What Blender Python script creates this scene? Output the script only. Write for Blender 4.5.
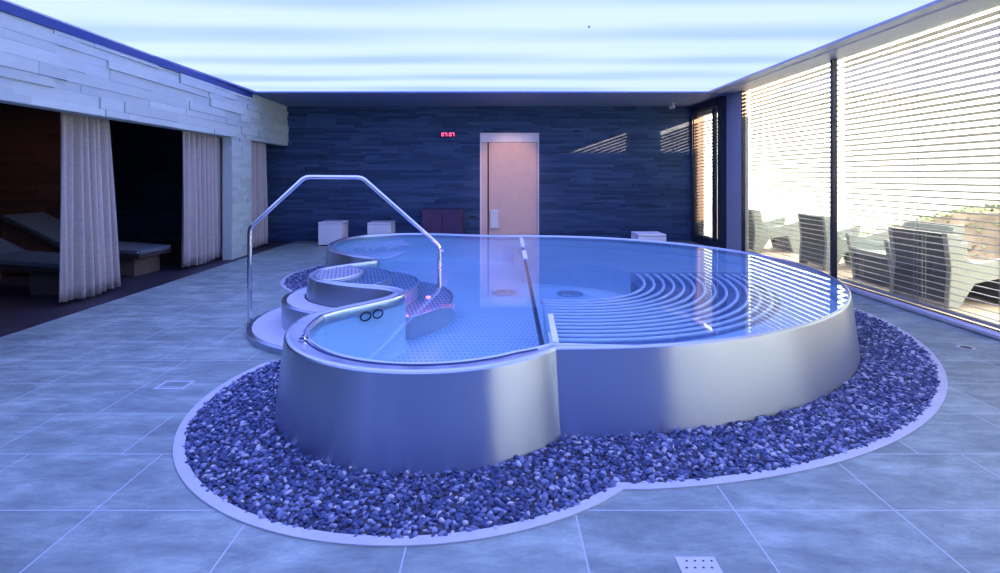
import bpy, bmesh, math, random
import numpy as np
from mathutils import Vector, Matrix

for o in list(bpy.data.objects):
    bpy.data.objects.remove(o)
S = bpy.context.scene
COL = S.collection
R = math.radians
PI = math.pi
random.seed(7)
RNG = np.random.default_rng(7)

# ------------------------------------------------------------------ camera
cam_d = bpy.data.cameras.new('camera')
cam_d.sensor_width = 36.0
cam_d.lens = 19.62
cam_d.shift_x = 0.004
cam_d.shift_y = -0.1105
cam_d.clip_start = 0.05
cam = bpy.data.objects.new('camera', cam_d)
cam.location = (0, 0, 1.4)
cam.rotation_euler = (R(90), 0, 0)
COL.objects.link(cam)
S.camera = cam

# ------------------------------------------------------------------ world, sun, exposure
S.view_settings.view_transform = 'Standard'
S.view_settings.look = 'None'
S.view_settings.exposure = 0.0
S.view_settings.gamma = 1.0
S.view_settings.use_curve_mapping = False
S.cycles.use_denoising = True
S.cycles.max_bounces = 8
S.cycles.diffuse_bounces = 4
S.cycles.glossy_bounces = 5
S.cycles.transparent_max_bounces = 16
S.cycles.sample_clamp_indirect = 12.0

w = bpy.data.worlds.new('sky'); S.world = w
w.use_nodes = True
bg = w.node_tree.nodes['Background']
bg.inputs['Color'].default_value = (0.98, 1.0, 0.88, 1)
bg.inputs['Strength'].default_value = 8.0

sun_d = bpy.data.lights.new('sun', 'SUN')
sun_d.energy = 34.0
sun_d.color = (1.0, 0.54, 0.27)
sun_d.angle = R(0.3)
sun = bpy.data.objects.new('sun', sun_d)
sun.location = (12, -8, 9)
sun.rotation_euler = Vector((-0.575, 0.818, -0.2)).to_track_quat('-Z', 'Y').to_euler()
COL.objects.link(sun)

# room numbers (metres)
BACK = 11.74          # back wall
RX = 4.33             # glazing plane on the garden side
CZ = 2.90             # soffit
FRONT = -1.6
def XL(y):            # face of the stone wall before the relaxing alcove
    return -4.27 - 0.035 * (y - 5.19)
# pool numbers
BC, BR = (0.417, 5.79), 2.816
SC, SR = (-0.396, 3.50), 0.898
LC = (-1.15, 5.27)
RIM, WZ, FZ = 0.467, 0.453, 0.02

# ------------------------------------------------------------------ materials
def mat(name):
    m = bpy.data.materials.new(name); m.use_nodes = True
    n = m.node_tree.nodes; l = m.node_tree.links
    return m, n, l, n['Principled BSDF']

def plain(name, col, rough=0.6, metal=0.0, noise=0.0, nscale=8.0, bump=0.0, bscale=60.0, emit=None, estr=0.0):
    m, n, l, b = mat(name)
    b.inputs['Base Color'].default_value = (*col, 1)
    b.inputs['Roughness'].default_value = rough
    b.inputs['Metallic'].default_value = metal
    tc = n.new('ShaderNodeTexCoord')
    if noise:
        t = n.new('ShaderNodeTexNoise'); t.inputs['Scale'].default_value = nscale
        t.inputs['Detail'].default_value = 6
        l.new(tc.outputs['Object'], t.inputs['Vector'])
        r = n.new('ShaderNodeValToRGB')
        r.color_ramp.elements[0].position = 0.3; r.color_ramp.elements[1].position = 0.7
        r.color_ramp.elements[0].color = (*[c * (1 - noise) for c in col], 1)
        r.color_ramp.elements[1].color = (*[min(1, c * (1 + noise)) for c in col], 1)
        l.new(t.outputs['Fac'], r.inputs['Fac']); l.new(r.outputs['Color'], b.inputs['Base Color'])
    if bump:
        t2 = n.new('ShaderNodeTexNoise'); t2.inputs['Scale'].default_value = bscale
        l.new(tc.outputs['Object'], t2.inputs['Vector'])
        bp = n.new('ShaderNodeBump'); bp.inputs['Strength'].default_value = bump; bp.inputs['Distance'].default_value = 0.01
        l.new(t2.outputs['Fac'], bp.inputs['Height']); l.new(bp.outputs['Normal'], b.inputs['Normal'])
    if emit:
        b.inputs['Emission Color'].default_value = (*emit, 1)
        b.inputs['Emission Strength'].default_value = estr
    return m

def math_node(n, l, op, a, b=None, c=None):
    k = n.new('ShaderNodeMath'); k.operation = op
    for i, v in enumerate((a, b, c)):
        if v is None: continue
        if isinstance(v, (int, float)): k.inputs[i].default_value = v
        else: l.new(v, k.inputs[i])
    return k.outputs[0]

def make_floor():
    m, n, l, b = mat('slate_tiles')
    tc = n.new('ShaderNodeTexCoord')
    mp = n.new('ShaderNodeMapping'); mp.inputs['Location'].default_value = (0.34, 0.035, 0)
    l.new(tc.outputs['Object'], mp.inputs['Vector'])
    br = n.new('ShaderNodeTexBrick')
    br.offset = 0.31; br.offset_frequency = 3; br.squash = 1.0
    br.inputs['Scale'].default_value = 1.0
    br.inputs['Brick Width'].default_value = 0.67
    br.inputs['Row Height'].default_value = 0.4635
    br.inputs['Mortar Size'].default_value = 0.0036
    br.inputs['Mortar Smooth'].default_value = 0.15
    br.inputs['Bias'].default_value = 0.0
    br.inputs['Color1'].default_value = (0.88, 0.88, 0.88, 1)
    br.inputs['Color2'].default_value = (1.12, 1.12, 1.12, 1)
    br.inputs['Mortar'].default_value = (1, 1, 1, 1)
    l.new(mp.outputs['Vector'], br.inputs['Vector'])
    n1 = n.new('ShaderNodeTexNoise'); n1.inputs['Scale'].default_value = 3.0; n1.inputs['Detail'].default_value = 12; n1.inputs['Roughness'].default_value = 0.74
    n1.inputs['Distortion'].default_value = 0.25
    mp2 = n.new('ShaderNodeMapping'); mp2.inputs['Scale'].default_value = (0.8, 1.9, 1); mp2.inputs['Rotation'].default_value = (0, 0, R(18))
    l.new(tc.outputs['Object'], mp2.inputs['Vector']); l.new(mp2.outputs['Vector'], n1.inputs['Vector'])
    r = n.new('ShaderNodeValToRGB')
    e = r.color_ramp.elements
    e[0].position = 0.28; e[0].color = (0.125, 0.170, 0.152, 1)
    e[1].position = 0.72; e[1].color = (0.48, 0.59, 0.47, 1)
    k = e.new(0.5); k.color = (0.26, 0.335, 0.275, 1)
    l.new(n1.outputs['Fac'], r.inputs['Fac'])
    mx = n.new('ShaderNodeMix'); mx.data_type = 'RGBA'; mx.blend_type = 'MULTIPLY'; mx.inputs[0].default_value = 1.0
    l.new(r.outputs['Color'], mx.inputs[6]); l.new(br.outputs['Color'], mx.inputs[7])
    mg = n.new('ShaderNodeMix'); mg.data_type = 'RGBA'
    l.new(br.outputs['Fac'], mg.inputs[0]); l.new(mx.outputs[2], mg.inputs[6]); mg.inputs[7].default_value = (0.52, 0.56, 0.55, 1)
    l.new(mg.outputs[2], b.inputs['Base Color'])
    b.inputs['Roughness'].default_value = 0.5
    bp = n.new('ShaderNodeBump'); bp.inputs['Strength'].default_value = 0.12; bp.inputs['Distance'].default_value = 0.01
    l.new(n1.outputs['Fac'], bp.inputs['Height']); l.new(bp.outputs['Normal'], b.inputs['Normal'])
    return m

def make_stone(name, c0, c1, rough=0.8):
    m, n, l, b = mat(name)
    g = n.new('ShaderNodeNewGeometry')
    tc = n.new('ShaderNodeTexCoord')
    t = n.new('ShaderNodeTexNoise'); t.inputs['Scale'].default_value = 5; t.inputs['Detail'].default_value = 8; t.inputs['Roughness'].default_value = 0.65
    mp = n.new('ShaderNodeMapping'); mp.inputs['Scale'].default_value = (1, 1, 5)
    l.new(tc.outputs['Object'], mp.inputs['Vector']); l.new(mp.outputs['Vector'], t.inputs['Vector'])
    s = math_node(n, l, 'MULTIPLY_ADD', g.outputs['Random Per Island'], 0.5, math_node(n, l, 'MULTIPLY', t.outputs['Fac'], 0.55))
    r = n.new('ShaderNodeValToRGB')
    r.color_ramp.elements[0].position = 0.15; r.color_ramp.elements[0].color = (*c0, 1)
    r.color_ramp.elements[1].position = 0.9; r.color_ramp.elements[1].color = (*c1, 1)
    l.new(s, r.inputs['Fac']); l.new(r.outputs['Color'], b.inputs['Base Color'])
    b.inputs['Roughness'].default_value = rough
    t2 = n.new('ShaderNodeTexNoise'); t2.inputs['Scale'].default_value = 30; t2.inputs['Detail'].default_value = 5
    l.new(mp.outputs['Vector'], t2.inputs['Vector'])
    bp = n.new('ShaderNodeBump'); bp.inputs['Strength'].default_value = 0.35; bp.inputs['Distance'].default_value = 0.01
    l.new(t2.outputs['Fac'], bp.inputs['Height']); l.new(bp.outputs['Normal'], b.inputs['Normal'])
    return m

def make_steel(name, col=(0.60, 0.61, 0.62), rough=0.30, brush=True, aniso=0.0):
    m, n, l, b = mat(name)
    b.inputs['Base Color'].default_value = (*col, 1)
    b.inputs['Metallic'].default_value = 1.0
    b.inputs['Roughness'].default_value = rough
    if brush:
        tc = n.new('ShaderNodeTexCoord')
        mp = n.new('ShaderNodeMapping'); mp.inputs['Scale'].default_value = (9, 9, 0.12)
        l.new(tc.outputs['Object'], mp.inputs['Vector'])
        t = n.new('ShaderNodeTexNoise'); t.inputs['Scale'].default_value = 1.0; t.inputs['Detail'].default_value = 2; t.inputs['Roughness'].default_value = 0.5
        l.new(mp.outputs['Vector'], t.inputs['Vector'])
        rr = n.new('ShaderNodeMapRange'); rr.inputs[1].default_value = 0.3; rr.inputs[2].default_value = 0.7
        rr.inputs[3].default_value = rough * 0.85; rr.inputs[4].default_value = rough * 1.2
        l.new(t.outputs['Fac'], rr.inputs[0]); l.new(rr.outputs[0], b.inputs['Roughness'])
    if aniso:
        b.inputs['Anisotropic'].default_value = aniso; b.inputs['Anisotropic Rotation'].default_value = 0.25
        tn = n.new('ShaderNodeTangent'); tn.direction_type = 'RADIAL'; tn.axis = 'Z'
        l.new(tn.outputs[0], b.inputs['Tangent'])
    return m

def make_dots(name, base, dark, pitch, rad, rough, metal):
    """sheet steel with a regular field of round perforations"""
    m, n, l, b = mat(name)
    tc = n.new('ShaderNodeTexCoord')
    sp = n.new('ShaderNodeSeparateXYZ'); l.new(tc.outputs['Object'], sp.inputs[0])
    def cell(o):
        f = math_node(n, l, 'FRACT', math_node(n, l, 'MULTIPLY', o, 1.0 / pitch))
        return math_node(n, l, 'POWER', math_node(n, l, 'SUBTRACT', f, 0.5), 2.0)
    row = math_node(n, l, 'FLOOR', math_node(n, l, 'MULTIPLY', sp.outputs[1], 1.0 / (pitch * 1.9)))
    xs = math_node(n, l, 'MULTIPLY_ADD', row, pitch * 0.5, sp.outputs[0])
    ys = math_node(n, l, 'MULTIPLY', sp.outputs[1], 1 / 1.9)
    d = math_node(n, l, 'SQRT', math_node(n, l, 'ADD', cell(xs), cell(ys)))
    h = math_node(n, l, 'LESS_THAN', d, rad)
    gn = n.new('ShaderNodeNewGeometry'); sn = n.new('ShaderNodeSeparateXYZ'); l.new(gn.outputs['True Normal'], sn.inputs[0])
    h = math_node(n, l, 'MULTIPLY', h, math_node(n, l, 'GREATER_THAN', math_node(n, l, 'ABSOLUTE', sn.outputs[2]), 0.6))
    mx = n.new('ShaderNodeMix'); mx.data_type = 'RGBA'
    l.new(h, mx.inputs[0]); mx.inputs[6].default_value = (*base, 1); mx.inputs[7].default_value = (*dark, 1)
    l.new(mx.outputs[2], b.inputs['Base Color'])
    b.inputs['Roughness'].default_value = rough; b.inputs['Metallic'].default_value = metal
    return m

def schlick(n, l, f0):
    g = n.new('ShaderNodeNewGeometry')
    d = n.new('ShaderNodeVectorMath'); d.operation = 'DOT_PRODUCT'
    l.new(g.outputs['Normal'], d.inputs[0]); l.new(g.outputs['Incoming'], d.inputs[1])
    c = math_node(n, l, 'SUBTRACT', 1.0, math_node(n, l, 'ABSOLUTE', d.outputs['Value']))
    return math_node(n, l, 'MULTIPLY_ADD', math_node(n, l, 'POWER', c, 5.0), 1.0 - f0, f0)

def make_water():
    m = bpy.data.materials.new('pool_water'); m.use_nodes = True
    n = m.node_tree.nodes; l = m.node_tree.links; n.clear()
    out = n.new('ShaderNodeOutputMaterial')
    tr = n.new('ShaderNodeBsdfTransparent'); tr.inputs['Color'].default_value = (0.70, 0.86, 0.97, 1)
    gl = n.new('ShaderNodeBsdfGlossy'); gl.inputs['Roughness'].default_value = 0.015
    fr = schlick(n, l, 0.02)
    mx = n.new('ShaderNodeMixShader')
    l.new(fr, mx.inputs[0]); l.new(tr.outputs[0], mx.inputs[1]); l.new(gl.outputs[0], mx.inputs[2])
    l.new(mx.outputs[0], out.inputs['Surface'])
    return m

def make_glass():
    m = bpy.data.materials.new('window_glass'); m.use_nodes = True
    n = m.node_tree.nodes; l = m.node_tree.links; n.clear()
    out = n.new('ShaderNodeOutputMaterial')
    tr = n.new('ShaderNodeBsdfTransparent'); tr.inputs['Color'].default_value = (0.95, 0.96, 0.95, 1)
    gl = n.new('ShaderNodeBsdfGlossy'); gl.inputs['Roughness'].default_value = 0.0
    fr = schlick(n, l, 0.04)
    mx = n.new('ShaderNodeMixShader')
    l.new(fr, mx.inputs[0]); l.new(tr.outputs[0], mx.inputs[1]); l.new(gl.outputs[0], mx.inputs[2])
    l.new(mx.outputs[0], out.inputs['Surface'])
    return m

def make_ceiling_light():
    m = bpy.data.materials.new('luminous_fabric'); m.use_nodes = True
    n = m.node_tree.nodes; l = m.node_tree.links; n.clear()
    out = n.new('ShaderNodeOutputMaterial')
    em = n.new('ShaderNodeEmission')
    tc = n.new('ShaderNodeTexCoord')
    sp = n.new('ShaderNodeSeparateXYZ'); l.new(tc.outputs['Object'], sp.inputs[0])
    t = n.new('ShaderNodeTexNoise'); t.inputs['Scale'].default_value = 0.7; t.inputs['Detail'].default_value = 0
    mp = n.new('ShaderNodeMapping'); mp.inputs['Scale'].default_value = (0.22, 1.0, 1)
    l.new(tc.outputs['Object'], mp.inputs['Vector']); l.new(mp.outputs['Vector'], t.inputs['Vector'])
    ph = math_node(n, l, 'MULTIPLY_ADD', sp.outputs[1], 2 * PI / 1.25, math_node(n, l, 'MULTIPLY', t.outputs['Fac'], 3.0))
    s = math_node(n, l, 'SINE', ph)
    s = math_node(n, l, 'MULTIPLY_ADD', s, 0.5, 0.5)
    t3 = n.new('ShaderNodeTexNoise'); t3.inputs['Scale'].default_value = 0.8; t3.inputs['Detail'].default_value = 1
    mp3 = n.new('ShaderNodeMapping'); mp3.inputs['Scale'].default_value = (0.3, 1.2, 1)
    l.new(tc.outputs['Object'], mp3.inputs['Vector']); l.new(mp3.outputs['Vector'], t3.inputs['Vector'])
    s = math_node(n, l, 'MULTIPLY_ADD', t3.outputs['Fac'], 1.0, math_node(n, l, 'MULTIPLY', s, 0.34))
    r = n.new('ShaderNodeValToRGB')
    r.color_ramp.elements[0].position = 0.25; r.color_ramp.elements[0].color = (0.46, 0.68, 1.0, 1)
    r.color_ramp.elements[1].position = 0.85; r.color_ramp.elements[1].color = (0.75, 0.95, 1.0, 1)
    r.color_ramp.interpolation = 'EASE'
    l.new(s, r.inputs['Fac'])
    # the lamps behind the fabric are strongly blue: the blue channel is several times the others
    mx = n.new('ShaderNodeMix'); mx.data_type = 'RGBA'; mx.blend_type = 'MULTIPLY'; mx.inputs[0].default_value = 1.0
    mx.clamp_result = False
    l.new(r.outputs['Color'], mx.inputs[6]); mx.inputs[7].default_value = (1.0, 1.0, CEIL_BLUE, 1)
    l.new(mx.outputs[2], em.inputs['Color']); em.inputs['Strength'].default_value = 1.0
    l.new(em.outputs[0], out.inputs['Surface'])
    return m

CEIL_BLUE = 2.8
M = dict(
    floor=make_floor(),
    alcove_floor=plain('dark_tiles', (0.035, 0.03, 0.04), 0.5, noise=0.3, nscale=4),
    stone=make_stone('pale_ledgestone', (0.37, 0.45, 0.40), (0.52, 0.62, 0.54)),
    stone_dark=make_stone('slate_ledgestone', (0.010, 0.030, 0.075), (0.05, 0.105, 0.21)),
    stone_brown=make_stone('brown_ledgestone', (0.05, 0.028, 0.022), (0.12, 0.06, 0.045)),
    backing=plain('mortar', (0.03, 0.03, 0.035), 0.9),
    soffit=plain('soffit_paint', (0.15, 0.195, 0.33), 0.6, noise=0.05),
    soffit_pale=plain('soffit_pale', (0.36, 0.37, 0.38), 0.5, noise=0.04),
    plaster=plain('wall_paint', (0.38, 0.38, 0.40), 0.8, noise=0.05),
    dark_frame=plain('anthracite_metal', (0.025, 0.027, 0.04), 0.4, 0.0, noise=0.2),
    sill=plain('sill_metal', (0.62, 0.57, 0.56), 0.3, 0.5, noise=0.06),
    alu=plain('slat_aluminium', (0.40, 0.39, 0.36), 0.45, 0.0, noise=0.04),
    cord=plain('cord', (0.30, 0.30, 0.29), 0.8, noise=0.1),
    glass=make_glass(), water=make_water(),
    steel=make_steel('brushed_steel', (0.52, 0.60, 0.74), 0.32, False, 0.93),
    steel_rim=make_steel('satin_steel', (0.58, 0.64, 0.72), 0.34),
    chrome=make_steel('polished_steel', (0.80, 0.81, 0.82), 0.12, False),
    basin=make_dots('basin_studs', (0.70, 0.86, 0.86), (0.48, 0.60, 0.64), 0.040, 0.30, 0.45, 0.25),
    bench=plain('basin_sheet', (0.58, 0.69, 0.74), 0.4, 0.3, noise=0.05),
    grating=make_dots('perforated_steel', (0.55, 0.58, 0.64), (0.10, 0.12, 0.19), 0.038, 0.34, 0.4, 0.35),
    tube=plain('tube_steel', (0.90, 0.91, 0.93), 0.35, 0.1, noise=0.03),
    white_cap=plain('white_cap', (0.82, 0.85, 0.88), 0.4, noise=0.03),
    step=plain('step_top', (0.62, 0.64, 0.66), 0.5, noise=0.05, nscale=20),
    kerb=plain('kerb_steel', (0.62, 0.63, 0.65), 0.45, 0.2, noise=0.05),
    blue_glow_tint=plain('blue_glow_tint', (0.004, 0.035, 0.17), 0.5, noise=0.05),  # blue glow of the band below the ceiling edge, put into the colour
    tube_gap=plain('gap_shade', (0.22, 0.28, 0.42), 0.4, 0.3, noise=0.05),
    groove=plain('dark_groove', (0.06, 0.10, 0.24), 0.4, noise=0.05),
    gravel_bed=plain('gravel_shadow', (0.05, 0.05, 0.06), 0.95, noise=0.3),
    curtain=plain('curtain_fabric', (0.40, 0.37, 0.33), 0.9, noise=0.08, nscale=30, bump=0.1, bscale=300),
    door=plain('door_veneer', (0.72, 0.50, 0.40), 0.45, noise=0.04),
    door_pale=plain('door_pale', (0.78, 0.72, 0.72), 0.5, noise=0.03),
    white=plain('white_lacquer', (0.70, 0.70, 0.70), 0.45, noise=0.03),
    black=plain('black_plastic', (0.012, 0.012, 0.015), 0.4, noise=0.1),
    purple=plain('dark_plum_wood', (0.075, 0.035, 0.085), 0.45, noise=0.2, nscale=5),
    led=plain('red_led', (0.3, 0.01, 0.05), 0.4, emit=(1.0, 0.10, 0.30), estr=3.0, noise=0.05),
    magenta=plain('magenta_led', (0.8, 0.4, 0.8), 0.4, emit=(1.0, 0.35, 0.95), estr=1.6, noise=0.05),
    mattress=plain('mattress_fabric', (0.10, 0.125, 0.14), 0.85, noise=0.1, nscale=20),
    lounger_frame=plain('dark_wood', (0.035, 0.028, 0.026), 0.5, noise=0.2),
    lounger_side=plain('brown_wood', (0.17, 0.085, 0.05), 0.5, noise=0.2, nscale=6),
    pedestal=plain('pedestal_wood', (0.11, 0.08, 0.06), 0.6, noise=0.15),
    chair=plain('chair_shell', (0.28, 0.30, 0.285), 0.55, noise=0.04),
    chair_shaded=plain('shaded_shell', (0.075, 0.08, 0.095), 0.55, noise=0.08),  # shell tone darkened for the shade on faces toward the glass
    deck=plain('deck_boards', (0.60, 0.46, 0.36), 0.7, noise=0.12, nscale=3),
    soil=plain('bank_soil', (0.32, 0.25, 0.20), 0.95, noise=0.35, nscale=3),
    leaf=plain('leaf', (0.20, 0.28, 0.12), 0.7, noise=0.4, nscale=2),
    render=plain('white_render', (0.88, 0.88, 0.85), 0.85, noise=0.03),
    light=make_ceiling_light(),
)
def make_pebble():
    m, n, l, b = mat('river_pebbles')
    g = n.new('ShaderNodeNewGeometry')
    r = n.new('ShaderNodeValToRGB')
    e = r.color_ramp.elements
    e[0].position = 0.0; e[0].color = (0.025, 0.04, 0.10, 1)
    e[1].position = 1.0; e[1].color = (0.62, 0.62, 0.62, 1)
    k = e.new(0.55); k.color = (0.075, 0.105, 0.22, 1)
    k = e.new(0.85); k.color = (0.24, 0.28, 0.42, 1)
    l.new(g.outputs['Random Per Island'], r.inputs['Fac']); l.new(r.outputs['Color'], b.inputs['Base Color'])
    b.inputs['Roughness'].default_value = 0.45
    return m
M['pebble'] = make_pebble()

# ------------------------------------------------------------------ object helpers
def link(name, me, m=None, parent=None):
    o = bpy.data.objects.new(name, me); COL.objects.link(o)
    if m is not None and me is not None:
        me.materials.append(m)
    if parent is not None:
        o.parent = parent
        o.matrix_parent_inverse = Matrix.Identity(4)
    return o

def thing(name, label, cat, loc=(0, 0, 0), rz=0.0, group=None):
    o = bpy.data.objects.new(name, None); COL.objects.link(o)
    o.empty_display_size = 0.1
    o.location = loc; o.rotation_euler = (0, 0, rz)
    return tag(o, label, cat, group)

def tag(o, label, cat, group=None, kind=None):
    o['label'] = label; o['category'] = cat
    if group: o['group'] = group
    if kind: o['kind'] = kind
    return o

def struct(o, label=None, cat=None):
    o['kind'] = 'structure'
    if label: o['label'] = label
    if cat: o['category'] = cat
    return o

def copy_tree(o, parent=None):
    c = o.copy(); COL.objects.link(c)
    if parent is not None: c.parent = parent
    for ch in list(o.children): copy_tree(ch, c)
    return c

class MB:
    """collects vertices and faces of one mesh"""
    def __init__(s): s.v = []; s.f = []
    def add(s, v, f):
        k = len(s.v); s.v += [tuple(p) for p in v]; s.f += [tuple(i + k for i in q) for q in f]; return s
    def box(s, x0, x1, y0, y1, z0, z1):
        v = [(x0, y0, z0), (x1, y0, z0), (x1, y1, z0), (x0, y1, z0), (x0, y0, z1), (x1, y0, z1), (x1, y1, z1), (x0, y1, z1)]
        return s.add(v, [(0, 3, 2, 1), (4, 5, 6, 7), (0, 1, 5, 4), (1, 2, 6, 5), (2, 3, 7, 6), (3, 0, 4, 7)])
    def prism(s, poly, z0, z1):
        """poly: (x,y) counter clockwise"""
        n = len(poly)
        v = [(x, y, z0) for x, y in poly] + [(x, y, z1) for x, y in poly]
        f = [tuple(reversed(range(n))), tuple(range(n, 2 * n))]
        f += [(i, (i + 1) % n, n + (i + 1) % n, n + i) for i in range(n)]
        return s.add(v, f)
    def extrude_y(s, poly, y0, y1):
        """poly: (x,z)"""
        n = len(poly)
        v = [(x, y0, z) for x, z in poly] + [(x, y1, z) for x, z in poly]
        f = [tuple(range(n)), tuple(reversed(range(n, 2 * n)))]
        f += [((i + 1) % n, i, n + i, n + (i + 1) % n) for i in range(n)]
        return s.add(v, f)
    def tube(s, pts, r, seg=10, closed=False):
        pts = [Vector(p) for p in pts]; n = len(pts); rings = []
        up = None
        for i, p in enumerate(pts):
            if closed: t = pts[(i + 1) % n] - pts[i - 1]
            elif i == 0: t = pts[1] - p
            elif i == n - 1: t = p - pts[-2]
            else: t = (pts[i + 1] - p).normalized() + (p - pts[i - 1]).normalized()
            t.normalize()
            if up is None:
                up = Vector((0, 0, 1)) if abs(t.z) < 0.9 else Vector((0, 1, 0))
            a = t.cross(up)
            if a.length < 1e-4: a = t.cross(Vector((1, 0, 0)))
            a.normalize(); b = a.cross(t).normalized(); up = b
            k = 1.0
            if 0 < i < n - 1 and not closed:
                c = (pts[i + 1] - p).normalized().dot((p - pts[i - 1]).normalized())
                k = 1 / max(0.5, math.sqrt(max(0.01, (1 + c) / 2)))
            rings.append([p + (a * math.cos(2 * PI * j / seg) * k + b * math.sin(2 * PI * j / seg)) * r for j in range(seg)])
        v = [q for rg in rings for q in rg]; f = []
        m = n if closed else n - 1
        for i in range(m):
            for j in range(seg):
                a0 = i * seg + j; a1 = i * seg + (j + 1) % seg
                b0 = ((i + 1) % n) * seg + j; b1 = ((i + 1) % n) * seg + (j + 1) % seg
                f.append((a0, a1, b1, b0))
        if not closed:
            f.append(tuple(reversed(range(seg)))); f.append(tuple((n - 1) * seg + j for j in range(seg)))
        return s.add(v, f)
    def disc(s, c, r, z0, z1, seg=32):
        return s.prism([(c[0] + r * math.cos(2 * PI * i / seg), c[1] + r * math.sin(2 * PI * i / seg)) for i in range(seg)], z0, z1)
    def build(s, name, m, parent=None, smooth=False, bevel=0.0, bseg=2, auto=None):
        me = bpy.data.meshes.new(name)
        me.from_pydata(s.v, [], s.f); me.update()
        bm = bmesh.new(); bm.from_mesh(me); bmesh.ops.recalc_face_normals(bm, faces=bm.faces); bm.to_mesh(me); bm.free()
        if smooth:
            me.polygons.foreach_set('use_smooth', [True] * len(me.polygons))
            if auto:
                try: me.set_sharp_from_angle(angle=R(auto))
                except Exception: pass
        o = link(name, me, m, parent)
        if bevel:
            md = o.modifiers.new('edge', 'BEVEL'); md.width = bevel; md.segments = bseg; md.limit_method = 'ANGLE'; md.angle_limit = R(40)
        return o

def cr(pts, n=10, closed=False):
    """Catmull-Rom through 2-D or 3-D points"""
    P = [np.array(p, float) for p in pts]; N = len(P); out = []
    for i in range(N if closed else N - 1):
        if closed: a, b, c, d = P[i - 1], P[i], P[(i + 1) % N], P[(i + 2) % N]
        else: a, b, c, d = P[max(0, i - 1)], P[i], P[i + 1], P[min(N - 1, i + 2)]
        for k in range(n):
            t = k / n
            out.append(0.5 * ((2 * b) + (c - a) * t + (2 * a - 5 * b + 4 * c - d) * t * t + (3 * b - a - 3 * c + d) * t ** 3))
    if not closed: out.append(P[-1])
    return [tuple(p) for p in out]

def inside(px, py, poly):
    poly = np.asarray(poly); x1, y1 = poly[:, 0], poly[:, 1]; x2, y2 = np.roll(x1, -1), np.roll(y1, -1)
    r = np.zeros(len(px), bool)
    for a, b, c, d in zip(x1, y1, x2, y2):
        if b == d: continue
        k = ((b > py) != (d > py)) & (px < (c - a) * (py - b) / (d - b) + a)
        r ^= k
    return r

def cladding(mb, spans, z0, z1, place, hmin, hmax, lmin, lmax, dmax, seed):
    """courses of split stone; spans(zmid) gives the free (u0,u1) runs; place(u, d, z) maps to the room"""
    rg = random.Random(seed); z = z0
    while z < z1 - 0.005:
        h = rg.uniform(hmin, hmax); zt = min(z1, z + h)
        if z1 - zt < 0.02: zt = z1
        for u0, u1 in spans(0.5 * (z + zt)):
            u = u0
            while u < u1 - 1e-4:
                L = rg.uniform(lmin, lmax); ue = min(u1, u + L)
                if u1 - ue < 0.08: ue = u1
                d = dmax * rg.random() ** 1.5; d2 = d + rg.uniform(-0.003, 0.003)
                g = 0.0012
                q = [place(u + g, 0, z + g), place(ue - g, 0, z + g), place(ue - g, 0, zt - g), place(u + g, 0, zt - g),
                     place(u + g, d, z + g), place(ue - g, d2, z + g), place(ue - g, d2, zt - g), place(u + g, d, zt - g)]
                mb.add(q, [(4, 5, 6, 7), (0, 1, 5, 4), (1, 2, 6, 5), (2, 3, 7, 6), (3, 0, 4, 7)])
                u = ue
        z = zt

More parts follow.
